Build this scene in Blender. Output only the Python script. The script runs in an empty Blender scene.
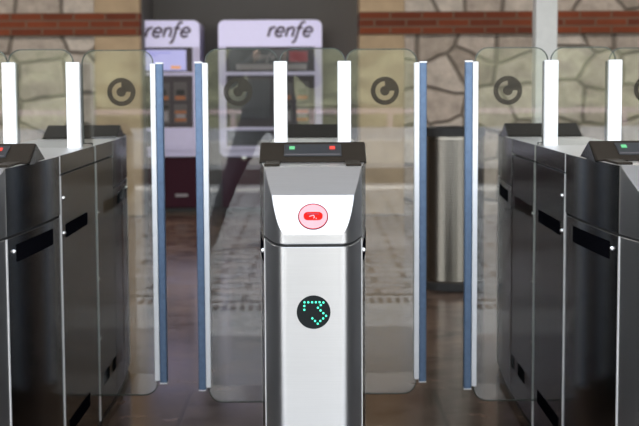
import bpy, bmesh, math, random
from mathutils import Vector, Matrix
random.seed(7)
PI = math.pi
sc = bpy.context.scene
COL = sc.collection

# ------------------------------------------------------------------ materials
def new_mat(name):
    m = bpy.data.materials.new(name); m.use_nodes = True
    nt = m.node_tree; nt.nodes.clear()
    out = nt.nodes.new('ShaderNodeOutputMaterial')
    return m, nt, out

def N(nt, kind, **kw):
    n = nt.nodes.new(kind)
    for k, v in kw.items():
        if k.startswith('i_'):
            n.inputs[k[2:].replace('_', ' ')].default_value = v
        else:
            setattr(n, k, v)
    return n

def rgba(c): return (c[0], c[1], c[2], 1.0)

def plain(name, col, rough=.5, metal=0.0, spec=.5, var=.06, scale=30.0, emit=None, estr=0.0, bump=0.0):
    m, nt, out = new_mat(name)
    b = N(nt, 'ShaderNodeBsdfPrincipled')
    b.inputs['Roughness'].default_value = rough
    b.inputs['Metallic'].default_value = metal
    b.inputs['Specular IOR Level'].default_value = spec
    tc = N(nt, 'ShaderNodeTexCoord')
    no = N(nt, 'ShaderNodeTexNoise'); no.inputs['Scale'].default_value = scale; no.inputs['Detail'].default_value = 4
    nt.links.new(tc.outputs['Object'], no.inputs['Vector'])
    r = N(nt, 'ShaderNodeValToRGB')
    r.color_ramp.elements[0].position = .3; r.color_ramp.elements[1].position = .7
    r.color_ramp.elements[0].color = rgba([max(0, x*(1-var)) for x in col])
    r.color_ramp.elements[1].color = rgba([min(1, x*(1+var)) for x in col])
    nt.links.new(no.outputs['Fac'], r.inputs['Fac'])
    nt.links.new(r.outputs['Color'], b.inputs['Base Color'])
    if bump:
        bp = N(nt, 'ShaderNodeBump'); bp.inputs['Strength'].default_value = bump; bp.inputs['Distance'].default_value = .01
        nt.links.new(no.outputs['Fac'], bp.inputs['Height']); nt.links.new(bp.outputs['Normal'], b.inputs['Normal'])
    if emit:
        b.inputs['Emission Color'].default_value = rgba(emit); b.inputs['Emission Strength'].default_value = estr
    nt.links.new(b.outputs['BSDF'], out.inputs['Surface'])
    return m

def steel(name, col, rough, aniso=.0, stretch=(3, 3, 260), bump=.02, rvar=.06, edge=1.0):
    """brushed stainless steel: fine streaks in roughness and bump"""
    m, nt, out = new_mat(name)
    b = N(nt, 'ShaderNodeBsdfPrincipled'); b.inputs['Metallic'].default_value = 1
    b.inputs['Anisotropic'].default_value = aniso; b.inputs['Specular Tint'].default_value = (edge, edge, edge, 1)
    tc = N(nt, 'ShaderNodeTexCoord'); mp = N(nt, 'ShaderNodeMapping'); mp.inputs['Scale'].default_value = stretch
    no = N(nt, 'ShaderNodeTexNoise'); no.inputs['Scale'].default_value = 4; no.inputs['Detail'].default_value = 5
    nt.links.new(tc.outputs['Object'], mp.inputs['Vector']); nt.links.new(mp.outputs['Vector'], no.inputs['Vector'])
    mr = N(nt, 'ShaderNodeMapRange'); mr.inputs['To Min'].default_value = rough-rvar; mr.inputs['To Max'].default_value = rough+rvar
    nt.links.new(no.outputs['Fac'], mr.inputs['Value']); nt.links.new(mr.outputs['Result'], b.inputs['Roughness'])
    r = N(nt, 'ShaderNodeValToRGB')
    r.color_ramp.elements[0].color = rgba([x*.93 for x in col]); r.color_ramp.elements[1].color = rgba([min(1, x*1.07) for x in col])
    nt.links.new(no.outputs['Fac'], r.inputs['Fac']); nt.links.new(r.outputs['Color'], b.inputs['Base Color'])
    bp = N(nt, 'ShaderNodeBump'); bp.inputs['Strength'].default_value = bump; bp.inputs['Distance'].default_value = .002
    nt.links.new(no.outputs['Fac'], bp.inputs['Height']); nt.links.new(bp.outputs['Normal'], b.inputs['Normal'])
    nt.links.new(b.outputs['BSDF'], out.inputs['Surface'])
    return m

def glass(name, refl, dust, tint, dustcol=(.52, .56, .55)):
    m, nt, out = new_mat(name)
    t = N(nt, 'ShaderNodeBsdfTransparent'); t.inputs['Color'].default_value = rgba(tint)
    g = N(nt, 'ShaderNodeBsdfGlossy'); g.inputs['Roughness'].default_value = .0; g.inputs['Color'].default_value = (1, 1, 1, 1)
    d = N(nt, 'ShaderNodeBsdfDiffuse'); d.inputs['Color'].default_value = rgba(dustcol)
    lw = N(nt, 'ShaderNodeLayerWeight'); lw.inputs['Blend'].default_value = .25
    mr = N(nt, 'ShaderNodeMapRange'); mr.inputs['To Min'].default_value = refl; mr.inputs['To Max'].default_value = .9
    nt.links.new(lw.outputs['Fresnel'], mr.inputs['Value'])
    mr.inputs['From Min'].default_value = .05
    tc = N(nt, 'ShaderNodeTexCoord'); no = N(nt, 'ShaderNodeTexNoise'); no.inputs['Scale'].default_value = 6; no.inputs['Detail'].default_value = 6
    nt.links.new(tc.outputs['Object'], no.inputs['Vector'])
    md = N(nt, 'ShaderNodeMapRange'); md.inputs['To Min'].default_value = dust*.6; md.inputs['To Max'].default_value = dust*1.4
    nt.links.new(no.outputs['Fac'], md.inputs['Value'])
    x1 = N(nt, 'ShaderNodeMixShader'); x2 = N(nt, 'ShaderNodeMixShader')
    nt.links.new(md.outputs['Result'], x1.inputs['Fac']); nt.links.new(t.outputs[0], x1.inputs[1]); nt.links.new(d.outputs[0], x1.inputs[2])
    nt.links.new(mr.outputs['Result'], x2.inputs['Fac']); nt.links.new(x1.outputs[0], x2.inputs[1]); nt.links.new(g.outputs[0], x2.inputs[2])
    nt.links.new(x2.outputs[0], out.inputs['Surface'])
    return m

def brick_mat(name, c1, c2, mortar, bw, bh, ms, rough=.6, spec=.4, axes='XZ', offset=.5, bump=.3, stain=.25, stainscale=1.3):
    m, nt, out = new_mat(name)
    b = N(nt, 'ShaderNodeBsdfPrincipled'); b.inputs['Specular IOR Level'].default_value = spec
    tc = N(nt, 'ShaderNodeTexCoord'); sx = N(nt, 'ShaderNodeSeparateXYZ'); cx = N(nt, 'ShaderNodeCombineXYZ')
    nt.links.new(tc.outputs['Object'], sx.inputs[0])
    nt.links.new(sx.outputs[axes[0]], cx.inputs['X']); nt.links.new(sx.outputs[axes[1]], cx.inputs['Y'])
    br = N(nt, 'ShaderNodeTexBrick'); br.offset = offset
    br.inputs['Scale'].default_value = 1; br.inputs['Brick Width'].default_value = bw; br.inputs['Row Height'].default_value = bh
    br.inputs['Mortar Size'].default_value = ms; br.inputs['Color1'].default_value = rgba(c1); br.inputs['Color2'].default_value = rgba(c2)
    br.inputs['Mortar'].default_value = rgba(mortar); br.inputs['Mortar Smooth'].default_value = .2
    nt.links.new(cx.outputs[0], br.inputs['Vector'])
    no = N(nt, 'ShaderNodeTexNoise'); no.inputs['Scale'].default_value = stainscale; no.inputs['Detail'].default_value = 8; no.inputs['Roughness'].default_value = .65
    nt.links.new(tc.outputs['Object'], no.inputs['Vector'])
    mr = N(nt, 'ShaderNodeMapRange'); mr.inputs['From Min'].default_value = .3; mr.inputs['From Max'].default_value = .7
    mr.inputs['To Min'].default_value = 1-stain; mr.inputs['To Max'].default_value = 1+stain
    nt.links.new(no.outputs['Fac'], mr.inputs['Value'])
    mu = N(nt, 'ShaderNodeMix', data_type='RGBA', blend_type='MULTIPLY'); mu.inputs['Factor'].default_value = 1
    nt.links.new(br.outputs['Color'], mu.inputs['A']); nt.links.new(mr.outputs['Result'], mu.inputs['B'])
    nt.links.new(mu.outputs['Result'], b.inputs['Base Color'])
    rr = N(nt, 'ShaderNodeMapRange'); rr.inputs['To Min'].default_value = rough-.08; rr.inputs['To Max'].default_value = rough+.08
    nt.links.new(no.outputs['Fac'], rr.inputs['Value']); nt.links.new(rr.outputs['Result'], b.inputs['Roughness'])
    bp = N(nt, 'ShaderNodeBump'); bp.inputs['Strength'].default_value = bump; bp.inputs['Distance'].default_value = .006; bp.invert = True
    nt.links.new(br.outputs['Fac'], bp.inputs['Height']); nt.links.new(bp.outputs['Normal'], b.inputs['Normal'])
    nt.links.new(b.outputs['BSDF'], out.inputs['Surface'])
    return m

def stone_mat(name):
    m, nt, out = new_mat(name)
    b = N(nt, 'ShaderNodeBsdfPrincipled'); b.inputs['Roughness'].default_value = .9; b.inputs['Specular IOR Level'].default_value = .2
    tc = N(nt, 'ShaderNodeTexCoord')
    nz = N(nt, 'ShaderNodeTexNoise'); nz.inputs['Scale'].default_value = 3.0; nz.inputs['Detail'].default_value = 2
    nt.links.new(tc.outputs['Object'], nz.inputs['Vector'])
    va = N(nt, 'ShaderNodeVectorMath', operation='MULTIPLY_ADD'); va.inputs[1].default_value = (.10, .10, .10)
    nt.links.new(nz.outputs['Color'], va.inputs[0]); nt.links.new(tc.outputs['Object'], va.inputs[2])
    sx = N(nt, 'ShaderNodeSeparateXYZ'); cx = N(nt, 'ShaderNodeCombineXYZ')
    nt.links.new(va.outputs[0], sx.inputs[0]); nt.links.new(sx.outputs['X'], cx.inputs['X']); nt.links.new(sx.outputs['Z'], cx.inputs['Y'])
    mp = N(nt, 'ShaderNodeMapping'); mp.inputs['Scale'].default_value = (1.0, 1.15, 1)
    nt.links.new(cx.outputs[0], mp.inputs['Vector'])
    ve = N(nt, 'ShaderNodeTexVoronoi', feature='DISTANCE_TO_EDGE', voronoi_dimensions='2D'); ve.inputs['Scale'].default_value = 2.9; ve.inputs['Randomness'].default_value = .68
    vc = N(nt, 'ShaderNodeTexVoronoi', feature='F1', voronoi_dimensions='2D'); vc.inputs['Scale'].default_value = 2.9; vc.inputs['Randomness'].default_value = .68
    nt.links.new(mp.outputs[0], ve.inputs['Vector']); nt.links.new(mp.outputs[0], vc.inputs['Vector'])
    hs = N(nt, 'ShaderNodeSeparateColor'); nt.links.new(vc.outputs['Color'], hs.inputs[0])
    rc = N(nt, 'ShaderNodeValToRGB'); e = rc.color_ramp.elements
    e[0].position = 0; e[0].color = (.33, .28, .235, 1); e[1].position = 1; e[1].color = (.52, .465, .41, 1)
    x = e.new(.5); x.color = (.43, .37, .32, 1)
    nt.links.new(hs.outputs[0], rc.inputs['Fac'])
    n2 = N(nt, 'ShaderNodeTexNoise'); n2.inputs['Scale'].default_value = 9; n2.inputs['Detail'].default_value = 9; n2.inputs['Roughness'].default_value = .7
    nt.links.new(tc.outputs['Object'], n2.inputs['Vector'])
    mr = N(nt, 'ShaderNodeMapRange'); mr.inputs['From Min'].default_value = .3; mr.inputs['From Max'].default_value = .7; mr.inputs['To Min'].default_value = .72; mr.inputs['To Max'].default_value = 1.30
    nt.links.new(n2.outputs['Fac'], mr.inputs['Value'])
    mu = N(nt, 'ShaderNodeMix', data_type='RGBA', blend_type='MULTIPLY'); mu.inputs['Factor'].default_value = 1
    nt.links.new(rc.outputs['Color'], mu.inputs['A']); nt.links.new(mr.outputs['Result'], mu.inputs['B'])
    ed = N(nt, 'ShaderNodeMapRange'); ed.inputs['From Min'].default_value = .008; ed.inputs['From Max'].default_value = .075
    nt.links.new(ve.outputs['Distance'], ed.inputs['Value'])
    mx = N(nt, 'ShaderNodeMix', data_type='RGBA'); mx.inputs['A'].default_value = (.17, .145, .12, 1)
    nt.links.new(ed.outputs['Result'], mx.inputs['Factor']); nt.links.new(mu.outputs['Result'], mx.inputs['B'])
    nt.links.new(mx.outputs['Result'], b.inputs['Base Color'])
    ad = N(nt, 'ShaderNodeMath', operation='MULTIPLY_ADD'); ad.inputs[1].default_value = .35
    nt.links.new(n2.outputs['Fac'], ad.inputs[0]); nt.links.new(ed.outputs['Result'], ad.inputs[2])
    bp = N(nt, 'ShaderNodeBump'); bp.inputs['Strength'].default_value = .7; bp.inputs['Distance'].default_value = .03
    nt.links.new(ad.outputs[0], bp.inputs['Height']); nt.links.new(bp.outputs['Normal'], b.inputs['Normal'])
    nt.links.new(b.outputs['BSDF'], out.inputs['Surface'])
    return m

M = {}
M['steel'] = steel('brushed_steel_front', (.60, .59, .58), .33, stretch=(2, 2, 220), bump=.004)
M['steel_shaded'] = steel('shaded_brushed_steel', (.19, .188, .184), .14, stretch=(1, 1, 60), bump=.0, rvar=.03, edge=.5)  # same steel, colour darkened for the dark hall the sides mirror
M['steel_deck'] = steel('satin_steel_deck', (.55, .55, .54), .35, stretch=(120, 2, 2), bump=.004)
M['steel_bin'] = steel('bin_steel', (.20, .187, .16), .24, stretch=(1, 1, 60), bump=.05)
M['screw'] = plain('polished_screw', (.75, .74, .72), .2, 1.0)
M['trim'] = plain('pale_edge_highlight', (.62, .61, .59), .4, .35)  # folded panel edges, their bevel highlight put into a pale colour
M['hood'] = plain('brown_black_gloss', (.020, .015, .010), .5, spec=.10)
M['black'] = plain('matte_black', (.012, .012, .012), .6)
M['black_glass'] = plain('black_sensor_glass', (.003, .003, .004), .4, spec=.0)
M['core'] = plain('dark_frame', (.03, .03, .03), .6)
M['white_metal'] = plain('white_painted_metal', (.90, .90, .89), .4, var=.02)
M['post_paint'] = plain('pale_grey_paint', (.60, .60, .57), .5, var=.04)
M['post_back_shaded'] = plain('grey_post_shade', (.10, .10, .10), .5)  # rear of the white posts, side shade put into the colour
M['seal'] = plain('blue_grey_rubber', (.115, .18, .28), .55, var=.12, scale=60)
M['glass'] = glass('gate_glass', .062, .004, (.89, .91, .895))
M['glass_edge'] = plain('glass_cut_edge', (.045, .06, .05), .25, spec=.5)
M['pink'] = plain('pink_sticker', (.93, .31, .32), .6, var=.02, spec=.04)
M['red_dark'] = plain('dark_red_print', (.16, .005, .012), .7, spec=.04)
M['red'] = plain('red_print', (.78, .012, .008), .7, var=.03, spec=.04)
M['display'] = plain('display_black', (.008, .010, .010), .5, spec=.12)
M['window'] = plain('grey_display_window', (.022, .024, .026), .3, spec=.4)
M['led_green'] = plain('green_led', (.05, .6, .35), .4, emit=(.05, .80, .42), estr=.9)
M['lamp_green'] = plain('green_lamp', (.08, .3, .12), .4, emit=(.10, .45, .20), estr=.3)
M['lamp_red'] = plain('red_lamp', (.45, .03, .02), .4, emit=(.60, .05, .03), estr=.4)
M['lilac'] = plain('lilac_white_enamel', (.60, .57, .80), .4, var=.03)
M['header'] = plain('lit_header_plastic', (.60, .57, .82), .4, var=.02, emit=(.72, .70, .92), estr=.18)
M['text'] = plain('dark_purple_lettering', (.035, .012, .035), .5)
M['maroon'] = plain('maroon_enamel', (.030, .002, .010), .6, spec=.2)
M['mach_dark'] = plain('dark_plum_panel', (.022, .010, .014), .4)
M['screen'] = plain('lit_screen', (.2, .2, .3), .3, emit=(.42, .42, .78), estr=.4, var=.1, scale=3)
M['screen_text'] = plain('screen_print', (.1, .1, .25), .4, emit=(.20, .20, .45), estr=.6)
M['screen_off'] = plain('dim_screen', (.05, .05, .06), .15)
M['orange'] = plain('orange_key', (.65, .26, .03), .4, emit=(.7, .3, .05), estr=.3)
M['module'] = plain('grey_module', (.09, .08, .08), .5)
M['keypad'] = plain('pale_keypad', (.27, .25, .26), .5)
M['wood_orange'] = plain('orange_brown_trim', (.35, .12, .04), .5)
M['stone'] = stone_mat('rubble_stone')
M['brick'] = brick_mat('red_brick', (.22, .056, .024), (.13, .034, .018), (.16, .10, .07), .27, .0646, .009, .8, .2, bump=.5)
M['plaster'] = plain('ochre_plaster', (.44, .33, .215), .85, spec=.2, var=.14, scale=5, bump=.1)
M['grey_wall'] = plain('dark_grey_wall', (.105, .10, .096), .6, var=.05, scale=2)
M['ceiling'] = plain('ceiling_boards', (.80, .79, .77), .8, var=.03, scale=2)
M['sidewall'] = plain('side_plaster', (.12, .11, .10), .8, var=.1, scale=2)
M['floor'] = brick_mat('dark_brown_floor_tiles', (.150, .098, .070), (.105, .068, .049), (.04, .03, .025), .9, .6, .008, .15, .5, 'XY', 0.5, .06, .85, 4.5)
M['paver'] = brick_mat('grey_pavers', (.23, .235, .24), (.155, .16, .165), (.035, .035, .035), .36, .22, .022, .6, .4, 'XY', .5, .3, .25, .9)
M['apron'] = brick_mat('cool_grey_slabs', (.215, .225, .235), (.19, .20, .21), (.16, .16, .17), .8, .6, .006, .4, .4, 'XY', .5, .15, .15, 1.5)
M['concrete'] = plain('pale_concrete', (.52, .50, .47), .8, var=.12, scale=1.2)
M['concrete_dark'] = plain('grey_asphalt', (.24, .24, .25), .85, var=.15, scale=1.5)
M['ballast'] = plain('track_ballast', (.17, .17, .175), .95, var=.35, scale=8, bump=.5)
M['rail'] = plain('rusty_rail', (.10, .09, .085), .5, .6)
M['grate'] = plain('dark_grate', (.02, .02, .02), .8)
M['leaf'] = plain('yellow_green_hedge', (.17, .17, .10), .9, var=.6, scale=1.4, bump=.6)
M['fence'] = plain('pinkish_fence', (.55, .42, .40), .7, var=.1, scale=3)
M['lamp'] = plain('lamp_white', (.8, .8, .8), .5, emit=(1, .96, .9), estr=6)

def logo_mat():
    m, nt, out = new_mat('grey_frosted_sticker')
    t = N(nt, 'ShaderNodeBsdfTransparent'); t.inputs['Color'].default_value = (.85, .83, .78, 1)
    d = N(nt, 'ShaderNodeBsdfDiffuse'); d.inputs['Color'].default_value = (.06, .055, .045, 1)
    x = N(nt, 'ShaderNodeMixShader'); x.inputs['Fac'].default_value = .56
    nt.links.new(t.outputs[0], x.inputs[1]); nt.links.new(d.outputs[0], x.inputs[2]); nt.links.new(x.outputs[0], out.inputs['Surface'])
    return m
M['logo'] = logo_mat()

# ------------------------------------------------------------------ mesh helpers
def finish(name, bm, mat, parent=None, bevel=0.0, smooth=False, mats=None, segs=2):
    bmesh.ops.recalc_face_normals(bm, faces=bm.faces)
    me = bpy.data.meshes.new(name); bm.to_mesh(me); bm.free()
    for mm in (mats or [mat]): me.materials.append(M[mm] if isinstance(mm, str) else mm)
    o = bpy.data.objects.new(name, me); COL.objects.link(o)
    if parent is not None: o.parent = parent
    if smooth:
        for p in me.polygons: p.use_smooth = True
        me.set_sharp_from_angle(angle=math.radians(18))
    if bevel:
        b = o.modifiers.new('bevel', 'BEVEL'); b.width = bevel; b.segments = segs; b.limit_method = 'ANGLE'; b.angle_limit = math.radians(35)
        b.harden_normals = False
    return o

def box(bm, x0, x1, y0, y1, z0, z1):
    v = [bm.verts.new(p) for p in ((x0,y0,z0),(x1,y0,z0),(x1,y1,z0),(x0,y1,z0),(x0,y0,z1),(x1,y0,z1),(x1,y1,z1),(x0,y1,z1))]
    for f in ((0,3,2,1),(4,5,6,7),(0,1,5,4),(1,2,6,5),(2,3,7,6),(3,0,4,7)): bm.faces.new([v[i] for i in f])
    return v

def prism_z(bm, pts, z0, z1):
    a = [bm.verts.new((x, y, z0)) for x, y in pts]; b = [bm.verts.new((x, y, z1)) for x, y in pts]
    n = len(pts)
    bm.faces.new(a[::-1]); bm.faces.new(b)
    for i in range(n): bm.faces.new((a[i], a[(i+1) % n], b[(i+1) % n], b[i]))
    return a, b

def prism_y(bm, pts, y0, y1, edge_mat=None):
    """pts are (x,z)"""
    a = [bm.verts.new((x, y0, z)) for x, z in pts]; b = [bm.verts.new((x, y1, z)) for x, z in pts]
    n = len(pts)
    bm.faces.new(a); bm.faces.new(b[::-1])
    for i in range(n):
        f = bm.faces.new((a[(i+1) % n], a[i], b[i], b[(i+1) % n]))
        if edge_mat is not None: f.material_index = edge_mat

def prism_x(bm, pts, x0, x1):
    """pts are (y,z)"""
    a = [bm.verts.new((x0, y, z)) for y, z in pts]; b = [bm.verts.new((x1, y, z)) for y, z in pts]
    n = len(pts)
    bm.faces.new(a); bm.faces.new(b[::-1])
    for i in range(n): bm.faces.new((a[(i+1) % n], a[i], b[i], b[(i+1) % n]))

def strip(bm, path, z0, z1, th):
    """upright sheet following a plan path; thickness goes to the left of the path direction"""
    n = len(path); inner = []
    for i in range(n):
        p0 = Vector(path[max(0, i-1)]); p1 = Vector(path[min(n-1, i+1)])
        d = (p1-p0).normalized(); nn = Vector((-d.y, d.x))
        inner.append(Vector(path[i])+nn*th)
    pts = [tuple(p) for p in path]+[tuple(p) for p in inner[::-1]]
    a = [bm.verts.new((x, y, z0)) for x, y in pts]; b = [bm.verts.new((x, y, z1)) for x, y in pts]
    m = len(pts)
    for i in range(m): bm.faces.new((a[i], a[(i+1) % m], b[(i+1) % m], b[i]))
    for i in range(n-1):
        j = m-1-i
        bm.faces.new((a[i], a[j], a[j-1], a[i+1])); bm.faces.new((b[i], b[i+1], b[j-1], b[j]))

def rrect(x0, x1, z0, z1, r, n=8):
    """rounded rectangle, r = radius or (bl,br,tr,tl)"""
    if not isinstance(r, (tuple, list)): r = (r,)*4
    out = []
    for (cx, cz, a0, rr) in ((x0, z0, PI, r[0]), (x1, z0, 1.5*PI, r[1]), (x1, z1, 0, r[2]), (x0, z1, .5*PI, r[3])):
        sx = 1 if cx == x0 else -1; sz = 1 if cz == z0 else -1
        if rr <= 0: out.append((cx, cz)); continue
        ox, oz = cx+sx*rr, cz+sz*rr
        for k in range(n+1):
            a = a0+.5*PI*k/n
            out.append((ox+rr*math.cos(a), oz+rr*math.sin(a)))
    return out

def dome(bm, c, r, axis, flat=1.25, seg=10, rings=4):
    """little screw head bulging along axis (unit vector)"""
    ax = Vector(axis); t = ax.orthogonal().normalized(); u = ax.cross(t)
    prev = None
    for k in range(rings):
        a = .5*PI*k/rings
        ring = [bm.verts.new(Vector(c)+ax*(r*flat*math.sin(a))+(t*math.cos(2*PI*i/seg)+u*math.sin(2*PI*i/seg))*(r*math.cos(a))) for i in range(seg)]
        if prev:
            for i in range(seg): bm.faces.new((prev[i], prev[(i+1) % seg], ring[(i+1) % seg], ring[i]))
        else: base = ring
        prev = ring
    top = bm.verts.new(Vector(c)+ax*r*flat)
    for i in range(seg): bm.faces.new((prev[i], prev[(i+1) % seg], top))
    bm.faces.new(base[::-1])

def ribbon(bm, pts, w, y0, y1):
    """stroke of a letter in the xz plane: polyline of width w, extruded y0..y1 (butt-jointed with round joints)"""
    pts = [Vector((p[0], p[1])) for p in pts]
    n = len(pts); L = []; R = []
    for i in range(n):
        d = (pts[min(n-1, i+1)]-pts[max(0, i-1)]).normalized(); nn = Vector((-d.y, d.x))
        ww = w(i/(n-1)) if callable(w) else w
        L.append(pts[i]+nn*ww*.5); R.append(pts[i]-nn*ww*.5)
    fl = [bm.verts.new((p.x, y0, p.y)) for p in L]; fr = [bm.verts.new((p.x, y0, p.y)) for p in R]
    bl = [bm.verts.new((p.x, y1, p.y)) for p in L]; br_ = [bm.verts.new((p.x, y1, p.y)) for p in R]
    for i in range(n-1):
        bm.faces.new((fl[i], fl[i+1], fr[i+1], fr[i])); bm.faces.new((bl[i], br_[i], br_[i+1], bl[i+1]))
        bm.faces.new((fl[i], bl[i], bl[i+1], fl[i+1])); bm.faces.new((fr[i], fr[i+1], br_[i+1], br_[i]))
    bm.faces.new((fl[0], fr[0], br_[0], bl[0])); bm.faces.new((fl[-1], bl[-1], br_[-1], fr[-1]))

def arc(cx, cz, rx, rz, a0, a1, n=14):
    return [(cx+rx*math.cos(math.radians(a0+(a1-a0)*i/n)), cz+rz*math.sin(math.radians(a0+(a1-a0)*i/n))) for i in range(n+1)]

def thing(name, label, cat, loc=(0, 0, 0), group=None):
    o = bpy.data.objects.new(name, None); COL.objects.link(o)
    o.empty_display_size = .1; o.location = loc; tag(o, label, cat, group); return o
def tag(o, label, cat, group=None):
    o['label'] = label; o['category'] = cat
    if group: o['group'] = group
def struct(name, bm, mat, **kw):
    o = finish(name, bm, mat, **kw); o['kind'] = 'structure'; return o
def sbox(name, mat, *dims, bevel=0):
    bm = bmesh.new(); box(bm, *dims); return struct(name, bm, mat, bevel=bevel)

# ------------------------------------------------------------------ ticket gates
YM = 1.095                     # the gate is mirrored about this line: both ends look alike
W0, W1, W2 = .116, .136, .143  # half widths at y = 0, .3, .57
FX, FR = .060, .18             # flat half width and depth of the rounded front
SEAM_L, SEAM_R = 1.105, 1.215  # where the sliding wings leave the body, left and right side
DECK = .941

def flip(pts): return [(x, 2*YM-y) for x, y in pts][::-1]
def side_curve(sx, y0, y1, n=8):
    """plan of the side panel of an end column, x as a function of y"""
    out = []
    for i in range(n+1):
        y = y0+(y1-y0)*i/n
        t = y/.57
        out.append((sx*(W0+(W2-W0)*(1-(1-t)**1.7)), y))
    return out
def nose(n=44):
    """rounded front: nearly straight tapering flanks, tight corner, flat face; runs from -x to +x"""
    half = []
    for k in range(4): half.append((-(W0-.0140*(k/4)**1.15), -.085*k/4))
    a, c, b = Vector((-.1020, -.085)), Vector((-.0850, -.180)), Vector((-.060, -FR))
    m = max(8, n//4)
    for k in range(m+1):
        t = k/m; p = a*(1-t)**2+c*2*t*(1-t)+b*t*t; half.append((p.x, p.y))
    return half+[(-x, y) for x, y in half[::-1]]
def column_plan():
    left = side_curve(-1, .57, 0, 8)[:-1]
    right = side_curve(1, 0, .57, 8)[1:]
    return left+nose()+right
def inset_plan(pts, d):
    c = Vector((0, .25)); out = []
    for x, y in pts:
        out.append((x*(1-d/.13), y+(d if y < .2 else 0)*(1 if y < 0 else .0)))
    return out

def build_head(root, rear=False):
    bm = bmesh.new()
    pts = column_plan()
    prism_z(bm, pts, .776, DECK)
    for co, no in (((0, 0, .941), (0, -.441, .897)), ((0, -.118, .883), (0, -.80, .60))):
        g = bm.verts[:]+bm.edges[:]+bm.faces[:]
        r = bmesh.ops.bisect_plane(bm, geom=g, plane_co=co, plane_no=Vector(no).normalized(), clear_outer=True, dist=1e-6)
        es = [e for e in r['geom_cut'] if isinstance(e, bmesh.types.BMEdge) and e.is_valid and len(e.link_faces) < 2]
        bmesh.ops.holes_fill(bm, edges=es, sides=0)
    if rear:
        for v in bm.verts: v.co.y = 2*YM-v.co.y
    return finish('head_cover', bm, 'steel', root, bevel=.002, smooth=True)

def build_end(root, rear):
    fl = flip if rear else (lambda p: p)
    head = build_head(root, rear)
    # shadow gap core
    bm = bmesh.new(); prism_z(bm, fl(inset_plan(column_plan(), .010)), .04, .777)
    finish('inner_frame', bm, 'core', root)
    bm = bmesh.new(); strip(bm, fl(nose(56)) if rear else nose(56), .03, .770, .006)
    finish('end_panel', bm, 'steel', root, bevel=.0012, smooth=True)
    for sx in (-1, 1):
        p = side_curve(sx, .004, .567, 10)
        if sx < 0: p = p[::-1]
        p = fl(p)
        bm = bmesh.new(); strip(bm, p, .03, .770, .006)
        sp = finish('side_panel', bm, 'steel_shaded', root, bevel=.0016, smooth=True)
        ye = 2*YM-.004 if rear else .004
        xs = sorted((sx*(W0-.002), sx*(W0+.0014))); bm = bmesh.new(); box(bm, xs[0], xs[1], ye-.006, ye+.006, .03, .770); finish('edge_trim', bm, 'trim', sp)  # pale strip painted in as the seam's bevel highlight
        # sensor window, set just proud of the panel
        q = [(x+sx*.0015, y) for x, y in side_curve(sx, .085, .46, 8)]
        if sx < 0: q = q[::-1]
        bm = bmesh.new(); strip(bm, fl(q), .706, .749, .004)
        finish('sensor_window', bm, 'black_glass', sp)
        bm = bmesh.new()
        for (yy, zz) in ((.055, .735),):
            x = side_curve(sx, yy, yy+.01, 1)[0][0]
            dome(bm, (x, 2*YM-yy if rear else yy, zz), .0062, (sx, 0, 0))
        finish('screw', bm, 'screw', sp, smooth=True)
        # steel side cheek of the head (shade of the hall put into the steel colour)
        p = side_curve(sx, .004, .568, 10)
        p = [(x+sx*.0012, y) for x, y in p]
        if sx < 0: p = p[::-1]
        bm = bmesh.new(); strip(bm, fl(p), .777, DECK-.001, .004)
        finish('head_side', bm, 'steel_shaded', root, smooth=True)
    # hood
    bm = bmesh.new()
    prof = [(.185, DECK), (.185, .946), (.295, .988), (.405, .946), (.405, DECK)]
    if rear: prof = [(2*YM-y, z) for y, z in prof][::-1]
    prism_x(bm, prof, -.134, .134)
    hood = finish('hood', bm, 'hood', root, bevel=.0025)
    for sx in (-1, 1):
        x0, x1 = sorted((sx*.1335, sx*.1355)); bm = bmesh.new()
        prism_x(bm, [((2*YM-y) if rear else y, z) for y, z in ((.200, DECK-.004), (.297, .9845), (.405, DECK+.001), (.405, DECK-.004))], x0, x1)
        finish('hood_cheek', bm, 'steel_shaded', root)
    for sx in (-1, 1):
        bm = bmesh.new(); xs = sorted((sx*.080, sx*.117)); ys = sorted((2*YM-.03, 2*YM-.19)) if rear else (.03, .19)
        box(bm, xs[0], xs[1], ys[0], ys[1], DECK-.001, DECK+.006)
        finish('corner_plate', bm, 'hood', hood, bevel=.002)
    return hood

def on_plane(o, origin, nrm_up_angle):
    pass

def face_frame(origin, up):
    """4x4 that maps local (x, -y out, z up) to a tilted front face: up is the in-face upward vector"""
    u = Vector(up).normalized(); x = Vector((1, 0, 0)); n = x.cross(u) * -1   # outward, toward -y
    if n.y > 0: n = -n
    y = -n
    m = Matrix((( x.x, y.x, u.x, origin[0]), (x.y, y.y, u.y, origin[1]), (x.z, y.z, u.z, origin[2]), (0, 0, 0, 1)))
    return m

def disc(bm, cx, cz, r, y0, y1, n=40, rz=None):
    prism_y(bm, [(cx+r*math.cos(2*PI*i/n), cz+(rz or r)*math.sin(2*PI*i/n)) for i in range(n)], y0, y1)

def ring(bm, cx, cz, r0, r1, y0, y1, a0=0, a1=360, n=48):
    full = (a1-a0) >= 360
    k = n if full else n+1
    A = [math.radians(a0+(a1-a0)*i/n) for i in range(k)]
    q = [[bm.verts.new((cx+r*math.cos(a), y, cz+r*math.sin(a))) for a in A] for (r, y) in ((r0, y0), (r1, y0), (r1, y1), (r0, y1))]
    for i in range(n):
        j = (i+1) % k
        for s in range(4):
            bm.faces.new((q[s][i], q[(s+1) % 4][i], q[(s+1) % 4][j], q[s][j]))
    if not full:
        for i in (0, k-1): bm.faces.new([q[s][i] for s in range(4)])

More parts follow.
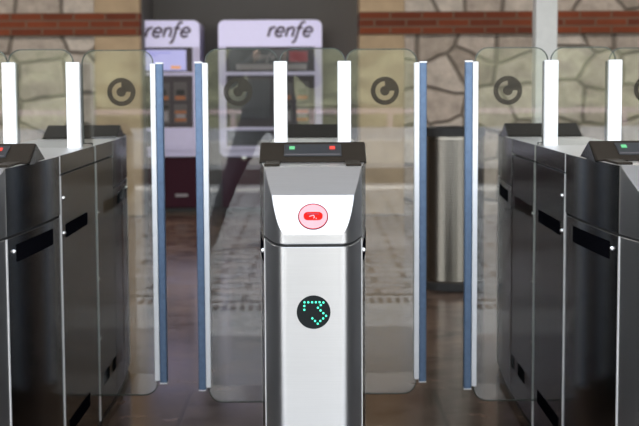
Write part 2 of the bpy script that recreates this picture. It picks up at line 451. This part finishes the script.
def pane(name, pts, y0, y1, parent):
    bm = bmesh.new(); n = len(pts); c = .0028; inn = []
    clean = [p for i, p in enumerate(pts) if math.hypot(p[0]-pts[i-1][0], p[1]-pts[i-1][1]) > 1e-5]
    n = len(clean)
    for i in range(n):
        a, b, d = Vector(clean[i-1]), Vector(clean[i]), Vector(clean[(i+1) % n])
        n1 = Vector((-(b-a).y, (b-a).x)).normalized(); n2 = Vector((-(d-b).y, (d-b).x)).normalized()
        m_ = (n1+n2).normalized(); inn.append(b+m_*c/max(.4, m_.dot(n1)))
    L = []
    for (src, y) in ((inn, y0), (clean, y0+.002), (clean, y1-.002), (inn, y1)): L.append([bm.verts.new((p[0], y, p[1])) for p in src])
    bm.faces.new(L[0]); bm.faces.new(L[3][::-1])
    for k in range(3):
        for i in range(n):
            f = bm.faces.new((L[k][i], L[k][(i+1) % n], L[k+1][(i+1) % n], L[k+1][i])); f.material_index = 1
    return finish(name, bm, None, parent, mats=['glass', 'glass_edge'])

def wing_outline(sx):
    """upper part reaches in over the deck, lower part ends in the body slot"""
    up = rrect(.107, .338, .118, 1.249, (0, .045, .042, .042), 10)[1:]
    pts = [(.135, .118)]+up+[(.107, DECK+.006), (.135, DECK+.006)]
    return pts if sx > 0 else [(-x, z) for x, z in pts[::-1]]

def build_gate(loc, label):
    root = thing('ticket_gate', label, 'ticket gate', loc, 'row of station ticket gates')
    hood = build_end(root, False)
    build_end(root, True)
    # --- hood display
    fr = face_frame((0, .240, .967), (0, .110, .042))
    def tilt(bm): bmesh.ops.transform(bm, matrix=fr, verts=bm.verts)
    bm = bmesh.new(); box(bm, -.073, .073, -.0022, .004, -.033, .040); tilt(bm)
    finish('display_window', bm, 'window', hood, bevel=.001)
    bm = bmesh.new(); box(bm, -.069, .069, -.004, .001, -.030, -.025); tilt(bm)
    finish('display_rim', bm, 'module', hood)
    for nm, mt, x in (('indicator_light', 'lamp_green', -.053), ('indicator_light', 'lamp_red', .050)):
        bm = bmesh.new(); box(bm, x-.007, x+.007, -.0045, .001, .006, .023); tilt(bm)
        o = finish(nm, bm, mt, hood, bevel=.0008); o['label'] = 'small green light' if x < 0 else 'small red light'
    # --- round red ticket symbol on the lower facet
    fr2 = face_frame((.0, -.1525, .8365), (0, .062, .083))
    def tilt2(bm): bmesh.ops.transform(bm, matrix=fr2, verts=bm.verts)
    bm = bmesh.new(); disc(bm, 0, 0, .0335, -.0012, .001); tilt2(bm)
    tk = finish('ticket_symbol', bm, 'pink', root); tk['label'] = 'round pink sticker with a red lozenge'
    bm = bmesh.new(); ring(bm, 0, 0, .0322, .0345, -.0016, .001); tilt2(bm); finish('symbol_border', bm, 'red_dark', tk)
    bm = bmesh.new(); prism_y(bm, rrect(-.0215, .0215, -.010, .0115, .0095), -.0022, .0); tilt2(bm); finish('symbol_lozenge', bm, 'red', tk)
    bm = bmesh.new(); box(bm, -.0135, .0135, -.003, 0, .0045, .0068); tilt2(bm); finish('symbol_slot', bm, 'text', tk)
    bm = bmesh.new()
    ribbon(bm, [(-.004, .001), (.001, .0025), (.003, -.002), (.001, -.006)], .0022, -.0028, 0); ribbon(bm, [(-.009, -.001), (-.004, .001)], .0018, -.0028, 0)
    box(bm, .006, .008, -.0028, 0, -.0075, -.0045)
    tilt2(bm); finish('symbol_hand', bm, 'pink', tk)
    # --- round LED direction display
    zc, R = .621, .0385; yf = -FR
    bm = bmesh.new(); disc(bm, 0, zc, R, yf-.002, yf+.003, 48)
    dd = finish('direction_display', bm, 'display', root, bevel=.0008); dd['label'] = 'round black display with a green dotted arrow'
    dots = [(152,100),(193,100),(234,100),(275,100),(315,100),(356,103),(328,132),(297,160),(325,190),(355,220),(385,248),(353,277),(322,304),(294,334),(265,304),(236,276),(150,140),(150,182)]
    bm = bmesh.new()
    for px, pz in dots: disc(bm, (px-250)/183*R, zc-(pz-210)/183*R, .00235, yf-.0035, yf-.0015, 10)
    finish('led_arrow', bm, 'led_green', dd)
    # --- middle body
    bm = bmesh.new(); box(bm, -.131, .131, .565, 2*YM-.565, .04, .90); finish('inner_frame', bm, 'core', root)
    for sx, sm in ((-1, SEAM_L), (1, SEAM_R)):
        for k, (a, b) in enumerate(((.573, sm-.010), (sm+.010, 2*YM-.573))):
            p = [(sx*W2, a), (sx*W2, b)]
            if sx < 0: p = p[::-1]
            bm = bmesh.new(); strip(bm, p, .03, .884, .006)
            sp = finish('side_panel', bm, 'steel_shaded', root, bevel=.0016)
            ye = .5735 if k == 0 else sm+.0105
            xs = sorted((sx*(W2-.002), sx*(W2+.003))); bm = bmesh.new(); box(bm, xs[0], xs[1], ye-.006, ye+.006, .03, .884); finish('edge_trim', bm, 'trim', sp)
            x0, x1 = sorted((sx*(W2-.004), sx*(W2+.0015)))
            wins = ((.655, 1.035, .703, .742), (.65, 1.02, .130, .172)) if k == 0 else ((1.30, 1.44, .130, .172), (1.53, 1.60, .130, .172))
            for (u0, u1, v0, v1) in wins:
                bm = bmesh.new(); box(bm, x0, x1, u0, u1, v0, v1); finish('sensor_window', bm, 'black_glass', sp)
            for zz in (.72, .82) if k == 0 else (.72, .50, .30):
                bm = bmesh.new(); dome(bm, (sx*W2, .615 if k == 0 else sm+.03, zz), .0062, (sx, 0, 0)); finish('screw', bm, 'screw', sp, smooth=True)
    for k in (0, 1):   # top covers: skirt and deck in one folded sheet, split at the wing slot
        a, b = (.573, None) if k == 0 else (None, 2*YM-.573)
        pts = [(-W2, .573), (W2, .573), (W2, SEAM_R-.004), (-W2, SEAM_L-.004)] if k == 0 else [(-W2, SEAM_L+.004), (W2, SEAM_R+.004), (W2, 2*YM-.573), (-W2, 2*YM-.573)]
        bm = bmesh.new(); prism_z(bm, pts, .889, DECK); 
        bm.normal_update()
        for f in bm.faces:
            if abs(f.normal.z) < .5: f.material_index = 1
        tc_ = finish('top_cover', bm, None, root, bevel=.0016, mats=['steel_deck', 'steel_shaded'])
        for sx in (-1, 1):
            ye = .5735 if k == 0 else (SEAM_L if sx < 0 else SEAM_R)+.0045
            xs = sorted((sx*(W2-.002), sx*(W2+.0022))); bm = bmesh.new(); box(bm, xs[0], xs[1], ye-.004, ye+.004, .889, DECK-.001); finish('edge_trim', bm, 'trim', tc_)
    # plinth
    bm = bmesh.new()
    pp = [(x*.93, y+(.012 if y < 0 else 0)) for x, y in column_plan()]
    prism_z(bm, pp+flip(pp), 0, .045)
    finish('plinth', bm, 'black', root)
    # --- upright posts and the fixed pane
    for sx in (-1, 1):
        x0, x1 = sorted((sx*.0795, sx*.1205))
        bm = bmesh.new(); box(bm, x0, x1, 1.07, 1.098, DECK-.002, 1.208); po = finish('post', bm, 'white_metal', root, bevel=.002)
        bm = bmesh.new(); box(bm, x0+.003, x1-.003, 1.098, 1.146, DECK-.002, 1.205); finish('post_back_shaded', bm, 'post_back_shaded', po, bevel=.002)  # dark back gives the white post a shaded side
    pane('fixed_pane', rrect(-.103, .103, DECK-.005, 1.249, (0, 0, .042, .042), 10), 1.079, 1.089, root)
    # --- sliding wings
    for sx, yw in ((-1, 1.100), (1, 1.210)):
        xa, xb = sx*.128, sx*.338
        x0, x1 = min(xa, xb), max(xa, xb)
        rad = (.045, 0, .042, .042) if sx < 0 else (0, .045, .042, .042)
        w = pane('glass_wing', wing_outline(sx), yw-.005, yw+.005, root)
        w['label'] = 'clear sliding glass wing with a round grey mark'
        e0, e1 = sorted((sx*.329, sx*.345))
        bm = bmesh.new(); box(bm, e0, e1, yw-.018, yw+.016, .170, 1.204); finish('edge_profile', bm, 'white_metal', w, bevel=.0015)
        s0, s1 = sorted((sx*.3455, sx*.369))
        bm = bmesh.new(); prism_z(bm, rrect(s0, s1, yw-.016, yw+.016, .006, 3), .163, 1.203); finish('rubber_seal', bm, 'seal', w, smooth=True)
        bm = bmesh.new(); box(bm, s0, s1, yw-.016, yw+.016, 1.2035, 1.208); finish('end_cap', bm, 'white_metal', w)
        bm = bmesh.new(); box(bm, s0, s1, yw-.016, yw+.016, .159, .1625); finish('end_cap', bm, 'white_metal', w)
        lx, lz, R = sx*.234, 1.114, .0455
        bm = bmesh.new(); y0, y1 = yw-.0062, yw-.0054
        ring(bm, lx, lz, R*.67, R, y0, y1); disc(bm, lx, lz, R*.34, y0, y1, 32); ring(bm, lx, lz, R*.34, R*.67, y0, y1, 0, 90, 14)
        finish('round_mark', bm, 'logo', w)
    return root

PITCH = .85
gate0 = build_gate((.005, 0, 0), 'middle steel ticket gate facing straight on with green dotted arrow and pink round symbol')
def copy_tree(o, parent=None):
    c = o.copy(); COL.objects.link(c)
    if parent is not None: c.parent = parent; c.matrix_parent_inverse = o.matrix_parent_inverse.copy()
    for ch in list(o.children): copy_tree(ch, c)
    return c
g = copy_tree(gate0); g.location = (-PITCH+.005, 0, 0); g['label'] = 'steel ticket gate cut by the left edge, a red light on its dark hood'
g = copy_tree(gate0); g.location = (PITCH+.005, 0, 0); g['label'] = 'steel ticket gate cut by the right edge, a teal light on its dark hood'

# ------------------------------------------------------------------ ticket machines
def renfe(x0, z0, hgt, y0, y1, parent, mt='text'):
    """italic lower-case lettering, one letter per sub-part mesh; hgt is the x-height"""
    sh = .30; w = .25
    def T(p): return (x0+(p[0]+sh*p[1])*hgt, z0+p[1]*hgt)
    letters = [
        ('letter', [[(0, 0), (0, 1)], [(0, .55), (.08, .82), (.26, .98), (.50, .98)]]),
        ('letter', [[(.70, .50), (1.50, .50)], arc(1.10, .5, .42, .48, 0, 320, 24)]),
        ('letter', [[(1.85, 0), (1.85, 1)], [(1.85, .55), (1.95, .83), (2.18, .97), (2.42, .92), (2.52, .68), (2.52, 0)]]),
        ('letter', [[(2.66, -.62), (2.84, -.60), (2.95, -.42), (2.97, -.1), (3.0, .9), (3.04, 1.30), (3.2, 1.52), (3.46, 1.50)], [(2.72, .92), (3.36, .92)]]),
        ('letter', [[(3.62, .50), (4.42, .50)], arc(4.02, .5, .42, .48, 0, 320, 24)]),
    ]
    for nm, strokes in letters:
        bm = bmesh.new()
        for i, s in enumerate(strokes):
            ribbon(bm, [T(p) for p in s], w*hgt*1.0, y0-.0005*i, y1)
        finish(nm, bm, mt, parent)

def build_machine(loc, label, lit):
    """front face at local y=0, x centred, floor at z=0"""
    r = thing('ticket_machine', label, 'ticket machine', loc, 'ticket vending machines')
    hw = .455
    bm = bmesh.new(); prism_y(bm, rrect(-hw, hw, .50, 1.715, .055), .02, .55); finish('cabinet', bm, 'lilac', r, bevel=.006, smooth=True)
    bm = bmesh.new(); box(bm, -hw+.015, hw-.015, .045, .50, .04, .52); finish('base', bm, 'maroon', r, bevel=.006)
    bm = bmesh.new(); box(bm, -hw+.04, hw-.04, .07, .48, 0, .05); finish('plinth', bm, 'black', r)
    # front frame
    fx = hw-.065
    bm = bmesh.new(); prism_y(bm, rrect(-hw, hw, 1.478, 1.715, (0, 0, .055, .055)), 0, .03)
    hd = finish('header', bm, 'header', r, bevel=.004)
    renfe(-.018, 1.568, .084, -.003, .002, hd)
    for sx in (-1, 1):
        x0, x1 = sorted((sx*fx, sx*hw)); bm = bmesh.new()
        prism_y(bm, rrect(x0, x1, .56, 1.48, (.05 if sx < 0 else 0, .05 if sx > 0 else 0, 0, 0)), 0, .03); finish('side_frame', bm, 'lilac', r, bevel=.003)
    for z0, z1 in ((1.225, 1.258), (.735, .765), (.56, .595)):
        bm = bmesh.new(); box(bm, -fx, fx, .001, .028, z0, z1); finish('cross_bar', bm, 'lilac', r, bevel=.003)
    bm = bmesh.new(); box(bm, -fx, fx, .018, .03, 1.258, 1.478); bz = finish('screen_bezel', bm, 'mach_dark', r)
    bm = bmesh.new(); box(bm, -fx+.03, fx-.055, .012, .02, 1.272, 1.456)
    scn = finish('screen', bm, 'screen' if lit else 'screen_off', bz)
    if lit:
        bm = bmesh.new(); box(bm, .20, .285, .008, .014, 1.288, 1.312); finish('orange_button', bm, 'orange', bz)
        bm = bmesh.new(); box(bm, -.24, .20, .010, .013, 1.425, 1.434); box(bm, -.24, .08, .010, .013, 1.404, 1.413); finish('screen_text', bm, 'screen_text', bz)
    else:
        bm = bmesh.new(); box(bm, .165, .33, .009, .013, 1.345, 1.44); o = finish('red_notice', bm, 'red_notice', bz)
        bm = bmesh.new(); box(bm, -.30, .32, .009, .013, 1.275, 1.325); finish('pale_strip', bm, 'keypad', bz)
        renfe(-.14, 1.365, .040, .008, .013, bz, 'keypad')
    bm = bmesh.new(); box(bm, -fx, fx, .018, .03, .765, 1.225); pn = finish('control_panel', bm, 'mach_dark', r)
    # touch window on the left of the panel, four modules on the right
    bm = bmesh.new(); box(bm, -.36, .0, .010, .02, .84, 1.19); finish('touch_window', bm, 'screen_off', pn, bevel=.003)
    for (x0, x1, z0, z1, kind) in ((.05, .19, 1.00, 1.16, 0), (.22, .34, 1.00, 1.17, 1), (.05, .19, .80, .98, 2), (.22, .34, .80, .975, 3)):
        bm = bmesh.new(); prism_y(bm, rrect(x0, x1, z0, z1, .012, 4), .006, .02)
        md = finish(('card_reader', 'coin_slot', 'keypad', 'note_reader')[kind], bm, 'module', pn, bevel=.002)
        xm = (x0+x1)/2
        if kind == 2:
            bm = bmesh.new(); box(bm, x0+.02, x1-.02, .002, .008, z0+.02, z0+.11); finish('key_block', bm, 'keypad', md, bevel=.002)
            bm = bmesh.new(); box(bm, x0+.01, x1-.01, .001, .008, z1-.05, z1-.015); finish('slot', bm, 'black', md)
        elif kind == 3:
            bm = bmesh.new(); box(bm, x0+.01, x1-.01, .001, .008, z0+.02, z0+.045); box(bm, x0+.01, x1-.01, .001, .008, z0+.09, z0+.115); finish('orange_trim', bm, 'wood_orange', md)
            bm = bmesh.new(); box(bm, x0+.02, x1-.02, .001, .008, z0+.05, z0+.085); finish('key_block', bm, 'keypad', md)
        else:
            bm = bmesh.new(); box(bm, xm-.035, xm+.035, .001, .008, z0+.055, z0+.10); finish('slot', bm, 'black', md)
            bm = bmesh.new(); box(bm, x0+.015, x1-.015, .001, .008, z0+.012, z0+.045); finish('orange_trim', bm, 'wood_orange', md)
    # collecting tray (dark, left) and plain flap (right)
    bm = bmesh.new(); box(bm, -fx, .02, .016, .03, .595, .735); tr = finish('ticket_tray', bm, 'screen_off', r)
    bm = bmesh.new(); prism_y(bm, rrect(.05, fx, .595, .74, .01), .002, .03); finish('flap', bm, 'lilac', r, bevel=.004)
    bm = bmesh.new(); box(bm, .02, .05, .01, .03, .595, .735); finish('flap_edge', bm, 'maroon', r)
    bm = bmesh.new(); dome(bm, (-.24, .045, .49), .03, (0, -1, 0), .4, 16, 4); finish('lock', bm, 'screw', r, smooth=True)
    bm = bmesh.new(); box(bm, .22, .33, .04, .046, .14, .165); finish('maker_plate', bm, 'keypad', r)
    zs = 1.692/1.715
    stack = list(r.children); seen = set()
    while stack:
        c_ = stack.pop(); stack += list(c_.children)
        if c_.data.name in seen: continue
        seen.add(c_.data.name)
        for q in c_.data.vertices: q.co.z *= zs
    return r
M['red_notice'] = plain('red_notice_print', (.30, .05, .06), .5)
MY = 9.05
build_machine((-.362, MY, -.0), 'ticket machine behind the middle gate, dim screen under the right-hand lilac header', False)
build_machine((-1.437, MY, 0), 'ticket machine beside the stone wall, bright lilac screen with orange button', True)

# ------------------------------------------------------------------ litter bin and post
bx, by, br_ = .786, 4.38, .166
t = thing('litter_bin', 'round ribbed steel litter bin with black rim before the stone wall', 'bin', (bx, by, 0))
def lathe(bm, prof, seg=72):
    rings = [[bm.verts.new((r*math.cos(2*PI*i/seg), r*math.sin(2*PI*i/seg), z)) for i in range(seg)] for r, z in prof]
    for a, b in zip(rings, rings[1:]):
        for i in range(seg): bm.faces.new((a[i], a[(i+1) % seg], b[(i+1) % seg], b[i]))
    bm.faces.new(rings[0][::-1]); bm.faces.new(rings[-1])
bm = bmesh.new(); pr = [(br_-.002, .05)]
z = .055
while z < .835:
    pr += [(br_-.0013, z), (br_, z+.004), (br_, z+.010), (br_-.0013, z+.014)]; z += .015
pr += [(br_-.002, .848)]
lathe(bm, pr, 96); finish('body', bm, 'steel_bin', t, smooth=True)
bm = bmesh.new(); lathe(bm, [(br_-.006, 0), (br_+.003, .006), (br_+.003, .045), (br_-.004, .052)]); finish('base_ring', bm, 'black', t, smooth=True)
bm = bmesh.new(); lathe(bm, [(br_-.004, .846), (br_+.004, .850), (br_+.004, .891), (br_-.006, .897), (.11, .897), (.10, .876), (.10, .856)]); finish('rim', bm, 'black', t, smooth=True)

t = thing('support_post', 'tall pale square post standing behind the right-hand gate', 'post', (1.175, 3.75, 0))
bm = bmesh.new(); box(bm, -.055, .055, -.055, .055, .012, 2.9); finish('shaft', bm, 'post_paint', t, bevel=.008)
bm = bmesh.new(); box(bm, -.09, .09, -.09, .09, 0, .012); finish('base_plate', bm, 'post_paint', t, bevel=.003)

# ------------------------------------------------------------------ building shell
WY = 8.75
XL, XR = -1.435, .412         # opening that holds the machines
sbox('wall_left', 'stone', -6, XL-.42, WY, WY+.5, 0, 2.95)
sbox('wall_right', 'stone', XR+.385, 6, WY, WY+.5, 0, 2.95)
sbox('trim_1', 'plaster', XL-.42, XL-.03, WY-.02, WY+.5, 0, 2.95, bevel=.01)
sbox('trim_2', 'plaster', XR, XR+.385, WY-.02, WY+.5, 0, 2.95, bevel=.01)
sbox('trim_3', 'brick', -6, XL-.029, WY-.035, WY+.45, 1.5504, 1.7442, bevel=.004)
sbox('trim_4', 'brick', XR-.001, 6, WY-.035, WY+.45, 1.5504, 1.7442, bevel=.004)
sbox('trim_5', 'grey_wall', XL-.03, XL-.022, WY+.1, 9.7, 0, 2.95)
sbox('wall_back', 'grey_wall', -2.6, .9, 9.7, 9.9, 0, 2.95)
sbox('wall_west', 'sidewall', -6.3, -6.0, 1.5, 9.9, 0, 2.95)
sbox('wall_east', 'sidewall', 6.0, 6.3, 1.5, 9.9, 0, 2.95)
sbox('ceiling', 'ceiling', -6.3, 6.3, .40, 10.0, 2.93, 3.1)
sbox('floor', 'floor', -6.3, 6.3, .30, 9.9, -.1, 0)
sbox('front_paving', 'apron', -6.3, 6.3, -1.45, .30, -.1, 0)

# ------------------------------------------------------------------ open air in front of the gates (seen in the glass and steel)
sbox('platform_paving', 'paver', -40, 40, -9.2, -1.75, -.1, 0)
for i_, (a_, b_) in enumerate(((-40, -6.3), (6.3, 40))): sbox('side_paving', 'concrete', a_, b_, -1.75, 10, -.1, 0)  # unseen pale ground, added to brighten reflections on the gate flanks
bm = bmesh.new(); box(bm, -6.3, 6.3, -1.75, -1.45, -.1, -.006); struct('drain_channel', bm, 'apron')
bm = bmesh.new()
for i in range(-150, 151): box(bm, i*.045-.012, i*.045+.012, -1.63, -1.46, -.006, 0)
struct('drain_grate', bm, 'grate')
sbox('platform_edge', 'concrete', -40, 40, -9.6, -9.2, -.8, .01)
sbox('track_bed', 'ballast', -60, 60, -22, -9.6, -.9, -.45)
bm = bmesh.new()
for yy in (-11.5, -13.0, -16.5, -18.0): box(bm, -60, 60, yy-.04, yy+.04, -.45, -.30)
struct('rails', bm, 'rail')
sbox('far_platform', 'concrete', -60, 60, -30, -22, -.9, .0)
sbox('far_platform_surface', 'concrete_dark', -60, 60, -30, -22.4, .0, .006)
bm = bmesh.new(); box(bm, -60, 60, -30.2, -30.1, .36, .48)
for i in range(-30, 31): box(bm, i*2-.06, i*2+.06, -30.2, -30.1, 0, .36)
struct('far_railing', bm, 'fence')
# hedge bank: rolling lumpy strip
bm = bmesh.new(); nx, nz = 160, 14; grid = []
for i in range(nx+1):
    row = []
    for k in range(nz+1):
        t_ = k/nz; x = -60+120*i/nx
        row.append(bm.verts.new((x, -30.6-5.5*t_**1.5+random.uniform(-.22, .22), -.05+2.7*math.sin(t_*PI*.5)+.25*math.sin(x*.7)*t_+random.uniform(-.12, .12)*t_)))
    grid.append(row)
for i in range(nx):
    for k in range(nz): bm.faces.new((grid[i][k], grid[i+1][k], grid[i+1][k+1], grid[i][k+1]))
for i in range(nx+1): pass
h_ = struct('hedge_bank', bm, 'leaf', smooth=True)
sbox('ground', 'concrete_dark', -150, 150, -150, -36, -.6, -.1)

# ------------------------------------------------------------------ the photographer (seen dark in the glass)
def build_person():
    P = {}; V = []; E = []; RAD = []
    def v(n, co, r, prev=None, r2=None):
        P[n] = len(V); V.append(co); RAD.append((r, r2 or r))
        if prev is not None: E.append((P[prev], P[n]))
    v('pelvis', (-.14, .02, .95), .185, None, .13)
    v('waist', (-.13, .01, 1.08), .19, 'pelvis', .13); v('chest', (-.12, .01, 1.27), .195, 'waist', .13); v('upper', (-.12, .0, 1.41), .125, 'chest', .10)
    v('neck', (-.12, .02, 1.50), .058, 'upper'); v('jaw', (-.12, .045, 1.575), .074, 'neck', .082); v('brow', (-.12, .04, 1.66), .080, 'jaw', .095); v('crown', (-.12, .03, 1.735), .058, 'brow', .07)
    for s, n, foot, knee in ((-1, 'l', (-.55, .0, .075), (-.40, .05, .50)), (1, 'r', (.21, .0, .075), (.08, .05, .50))):
        hx = -.14+s*.10
        v(n+'hip', (hx, .02, .89), .105, 'pelvis'); v(n+'thigh', ((hx+knee[0])/2, .04, .70), .088, n+'hip'); v(n+'knee', knee, .062, n+'thigh')
        v(n+'calf', (knee[0]*.62+foot[0]*.38, knee[1]*.62, .35), .060, n+'knee'); v(n+'ankle', foot, .042, n+'calf')
        v(n+'heel', (foot[0], foot[1]-.03, .045), .040, n+'ankle'); v(n+'ball', (foot[0]+s*.02, foot[1]+.11, .036), .042, n+'ankle', .034); v(n+'toe', (foot[0]+s*.03, foot[1]+.19, .030), .032, n+'ball', .026)
        sx_ = -.12+s*.185
        v(n+'shoulder', (sx_, .0, 1.415), .082, 'upper'); v(n+'elbow', (-.12+s*.30, .13, 1.13), .062, n+'shoulder'); v(n+'wrist', (-.12+s*.085, .30, 1.33), .027, n+'elbow')
        v(n+'palm', (-.12+s*.062, .325, 1.375), .030, n+'wrist', .018)
        for k in range(4):
            ln = (.030, .036, .034, .027)[k]
            v(n+'f%d' % k, (-.12+s*(.060-.004*k), .338+.006*k, 1.398-.013*k+.02), .0095, n+'palm'); v(n+'g%d' % k, (-.12+s*(.050-.004*k), .362+.004*k, 1.418-.014*k), .0088, n+'f%d' % k)
            v(n+'h%d' % k, (-.12+s*(.050-ln*.8), .372+.004*k, 1.418-.014*k), .008, n+'g%d' % k)
        v(n+'t0', (-.12+s*.062, .310, 1.395), .011, n+'palm'); v(n+'t1', (-.12+s*.050, .300, 1.42), .0095, n+'t0'); v(n+'t2', (-.12+s*.034, .303, 1.435), .0085, n+'t1')
    v('nose', (-.12, .135, 1.635), .013, 'brow')
    me = bpy.data.meshes.new('person'); me.from_pydata(V, E, []); me.update()
    o = bpy.data.objects.new('person', me); COL.objects.link(o); me.materials.append(M['skin'])
    m1 = o.modifiers.new('skin', 'SKIN'); m1.use_smooth_shade = True
    for i, sv in enumerate(me.skin_vertices[0].data): sv.radius = RAD[i]; sv.use_root = (i == 0)
    m2 = o.modifiers.new('sub', 'SUBSURF'); m2.levels = 2; m2.render_levels = 2
    dg = bpy.context.evaluated_depsgraph_get(); ev = o.evaluated_get(dg)
    nm = bpy.data.meshes.new_from_object(ev); o.modifiers.clear(); o.data = nm
    nm.materials.clear()
    for k in ('skin', 'jacket', 'trousers', 'shoe'): nm.materials.append(M[k])
    for p in nm.polygons:
        c = p.center; p.use_smooth = True
        if c.z > 1.505 or (c.y > .29 and abs(c.x+.12) < .11): p.material_index = 0
        elif c.z > .93: p.material_index = 1
        elif c.z > .085: p.material_index = 2
        else: p.material_index = 3
    zmin = min(v_.co.z for v_ in nm.vertices)
    o.location = (-.15, -3.98, -zmin)
    tag(o, 'person in dark clothes standing with feet apart, mirrored in the glass wings', 'person')
    # hair, eyes, mouth
    bm = bmesh.new(); bmesh.ops.create_uvsphere(bm, u_segments=24, v_segments=14, radius=1)
    for q in bm.verts:
        q.co = Vector((-.12+q.co.x*.092, .022+q.co.y*.104, 1.69+q.co.z*.092))
    bmesh.ops.delete(bm, geom=[f for f in bm.faces if f.calc_center_median().z < 1.64 or (f.calc_center_median().y > .085 and f.calc_center_median().z < 1.715)], context='FACES')
    finish('hair', bm, 'hair', o, smooth=True)
    for s_ in (-1, 1):
        bm = bmesh.new(); dome(bm, (-.12+s_*.032, .118, 1.655), .012, (0, 1, 0), .5); finish('eye', bm, 'black', o, smooth=True)
    bm = bmesh.new(); box(bm, -.145, -.095, .115, .128, 1.578, 1.588); finish('mouth', bm, 'red_dark', o, bevel=.003)
    c = thing('camera', 'black camera held up in both hands by the person in dark clothes', 'camera', (-.27, -3.570, 1.375))
    bm = bmesh.new(); box(bm, -.062, .062, -.03, .03, -.035, .045); box(bm, -.025, .025, -.025, .03, .045, .068); finish('body', bm, 'black', c, bevel=.008)
    bm = bmesh.new(); 
    n_ = 28; rings_ = [[bm.verts.new((r_*math.cos(2*PI*i/n_), y_, .003+r_*math.sin(2*PI*i/n_))) for i in range(n_)] for r_, y_ in ((.030, .03), (.033, .04), (.033, .12), (.036, .125), (.036, .14), (.028, .14), (.026, .12))]
    for a_, b_ in zip(rings_, rings_[1:]):
        for i in range(n_): bm.faces.new((a_[i], a_[(i+1) % n_], b_[(i+1) % n_], b_[i]))
    bm.faces.new(rings_[0][::-1]); bm.faces.new(rings_[-1]); finish('lens', bm, 'black', c, smooth=True)
M['skin'] = plain('skin', (.50, .31, .22), .5, var=.04); M['jacket'] = plain('dark_jacket', (.018, .018, .022), .8); M['trousers'] = plain('dark_trousers', (.016, .018, .028), .85)
M['shoe'] = plain('dark_shoes', (.02, .018, .016), .5); M['hair'] = plain('dark_hair', (.02, .013, .009), .6)
build_person()

# ------------------------------------------------------------------ light
def area(name, loc, sx, sy, e, rot=(0, 0, 0), col=(1, .95, .88)):
    l = bpy.data.lights.new(name, 'AREA'); l.shape = 'RECTANGLE'; l.size = sx; l.size_y = sy; l.energy = e; l.color = col
    o = bpy.data.objects.new(name, l); COL.objects.link(o); o.location = loc; o.rotation_euler = rot; return o
for i, x in enumerate((-3.6, -.6, 2.6)):
    area('ceiling_fill', (x, 7.2, 2.90), 1.6, .25, 17)  # unseen fill lights, added to brighten the back wall
area('ceiling_fill', (0, 1.35, 2.90), 2.6, .3, .8)  # added fill above the gates for the upper facet and strips
area('ceiling_fill', (-1.8, 4.2, 2.90), 1.6, .25, 6); area('ceiling_fill', (2.2, 4.2, 2.90), 1.6, .25, 6)  # more unseen fill, added for the middle of the hall
sl = bpy.data.lights.new('sun', 'SUN'); sl.energy = 7.0; sl.angle = math.radians(.6); sl.color = (1, .98, .95)
so = bpy.data.objects.new('sun', sl); COL.objects.link(so)
so.rotation_euler = Vector((.35, -1.0, -2.7)).to_track_quat('-Z', 'Y').to_euler()
so.location = (0, -5, 10)

w = bpy.data.worlds.new('sky'); sc.world = w; w.use_nodes = True
nt = w.node_tree; nt.nodes.clear()
out = nt.nodes.new('ShaderNodeOutputWorld'); bg = nt.nodes.new('ShaderNodeBackground')
tc = nt.nodes.new('ShaderNodeTexCoord'); sx = nt.nodes.new('ShaderNodeSeparateXYZ'); nt.links.new(tc.outputs['Generated'], sx.inputs[0])
rp = nt.nodes.new('ShaderNodeValToRGB'); e = rp.color_ramp.elements
e[0].position = 0; e[0].color = (.95, .95, .93, 1); e[1].position = .7; e[1].color = (.66, .74, .88, 1)
x = e.new(.25); x.color = (.86, .89, .94, 1)
nt.links.new(sx.outputs['Z'], rp.inputs['Fac']); nt.links.new(rp.outputs['Color'], bg.inputs['Color'])
bg.inputs['Strength'].default_value = 1.8
nt.links.new(bg.outputs[0], out.inputs['Surface'])

# ------------------------------------------------------------------ camera
cam = bpy.data.cameras.new('camera'); co = bpy.data.objects.new('camera', cam); COL.objects.link(co)
Fpx, CX, CY = 1400.0, 319.5, 213.0
VPX, VPY, ROLL = 312.0, 83.0, math.radians(.27)
cam.sensor_width = 36; cam.lens = 36*Fpx/639
v = Vector(((VPX-CX)/Fpx, -(VPY-CY)/Fpx, 1)).normalized()      # world +Y in camera axes (right, up, forward)
X = Vector((math.cos(ROLL), math.sin(ROLL), 0)); X = (X-v*X.dot(v)).normalized()
U = v.cross(X) if v.cross(X).y > 0 else X.cross(v)
right = Vector((X.x, v.x, U.x)); upv = Vector((X.y, v.y, U.y)); fwd = Vector((X.z, v.z, U.z))
co.matrix_world = Matrix(((right.x, upv.x, -fwd.x, .004), (right.y, upv.y, -fwd.y, -3.33), (right.z, upv.z, -fwd.z, 1.14), (0, 0, 0, 1)))
cam.clip_start = .05; cam.clip_end = 500
cam.dof.use_dof = True; cam.dof.focus_distance = 3.25; cam.dof.aperture_fstop = 7.0
sc.camera = co
sc.view_settings.view_transform = 'Standard'; sc.view_settings.look = 'None'
sc.view_settings.exposure = .9; sc.view_settings.gamma = 1; sc.view_settings.use_curve_mapping = False
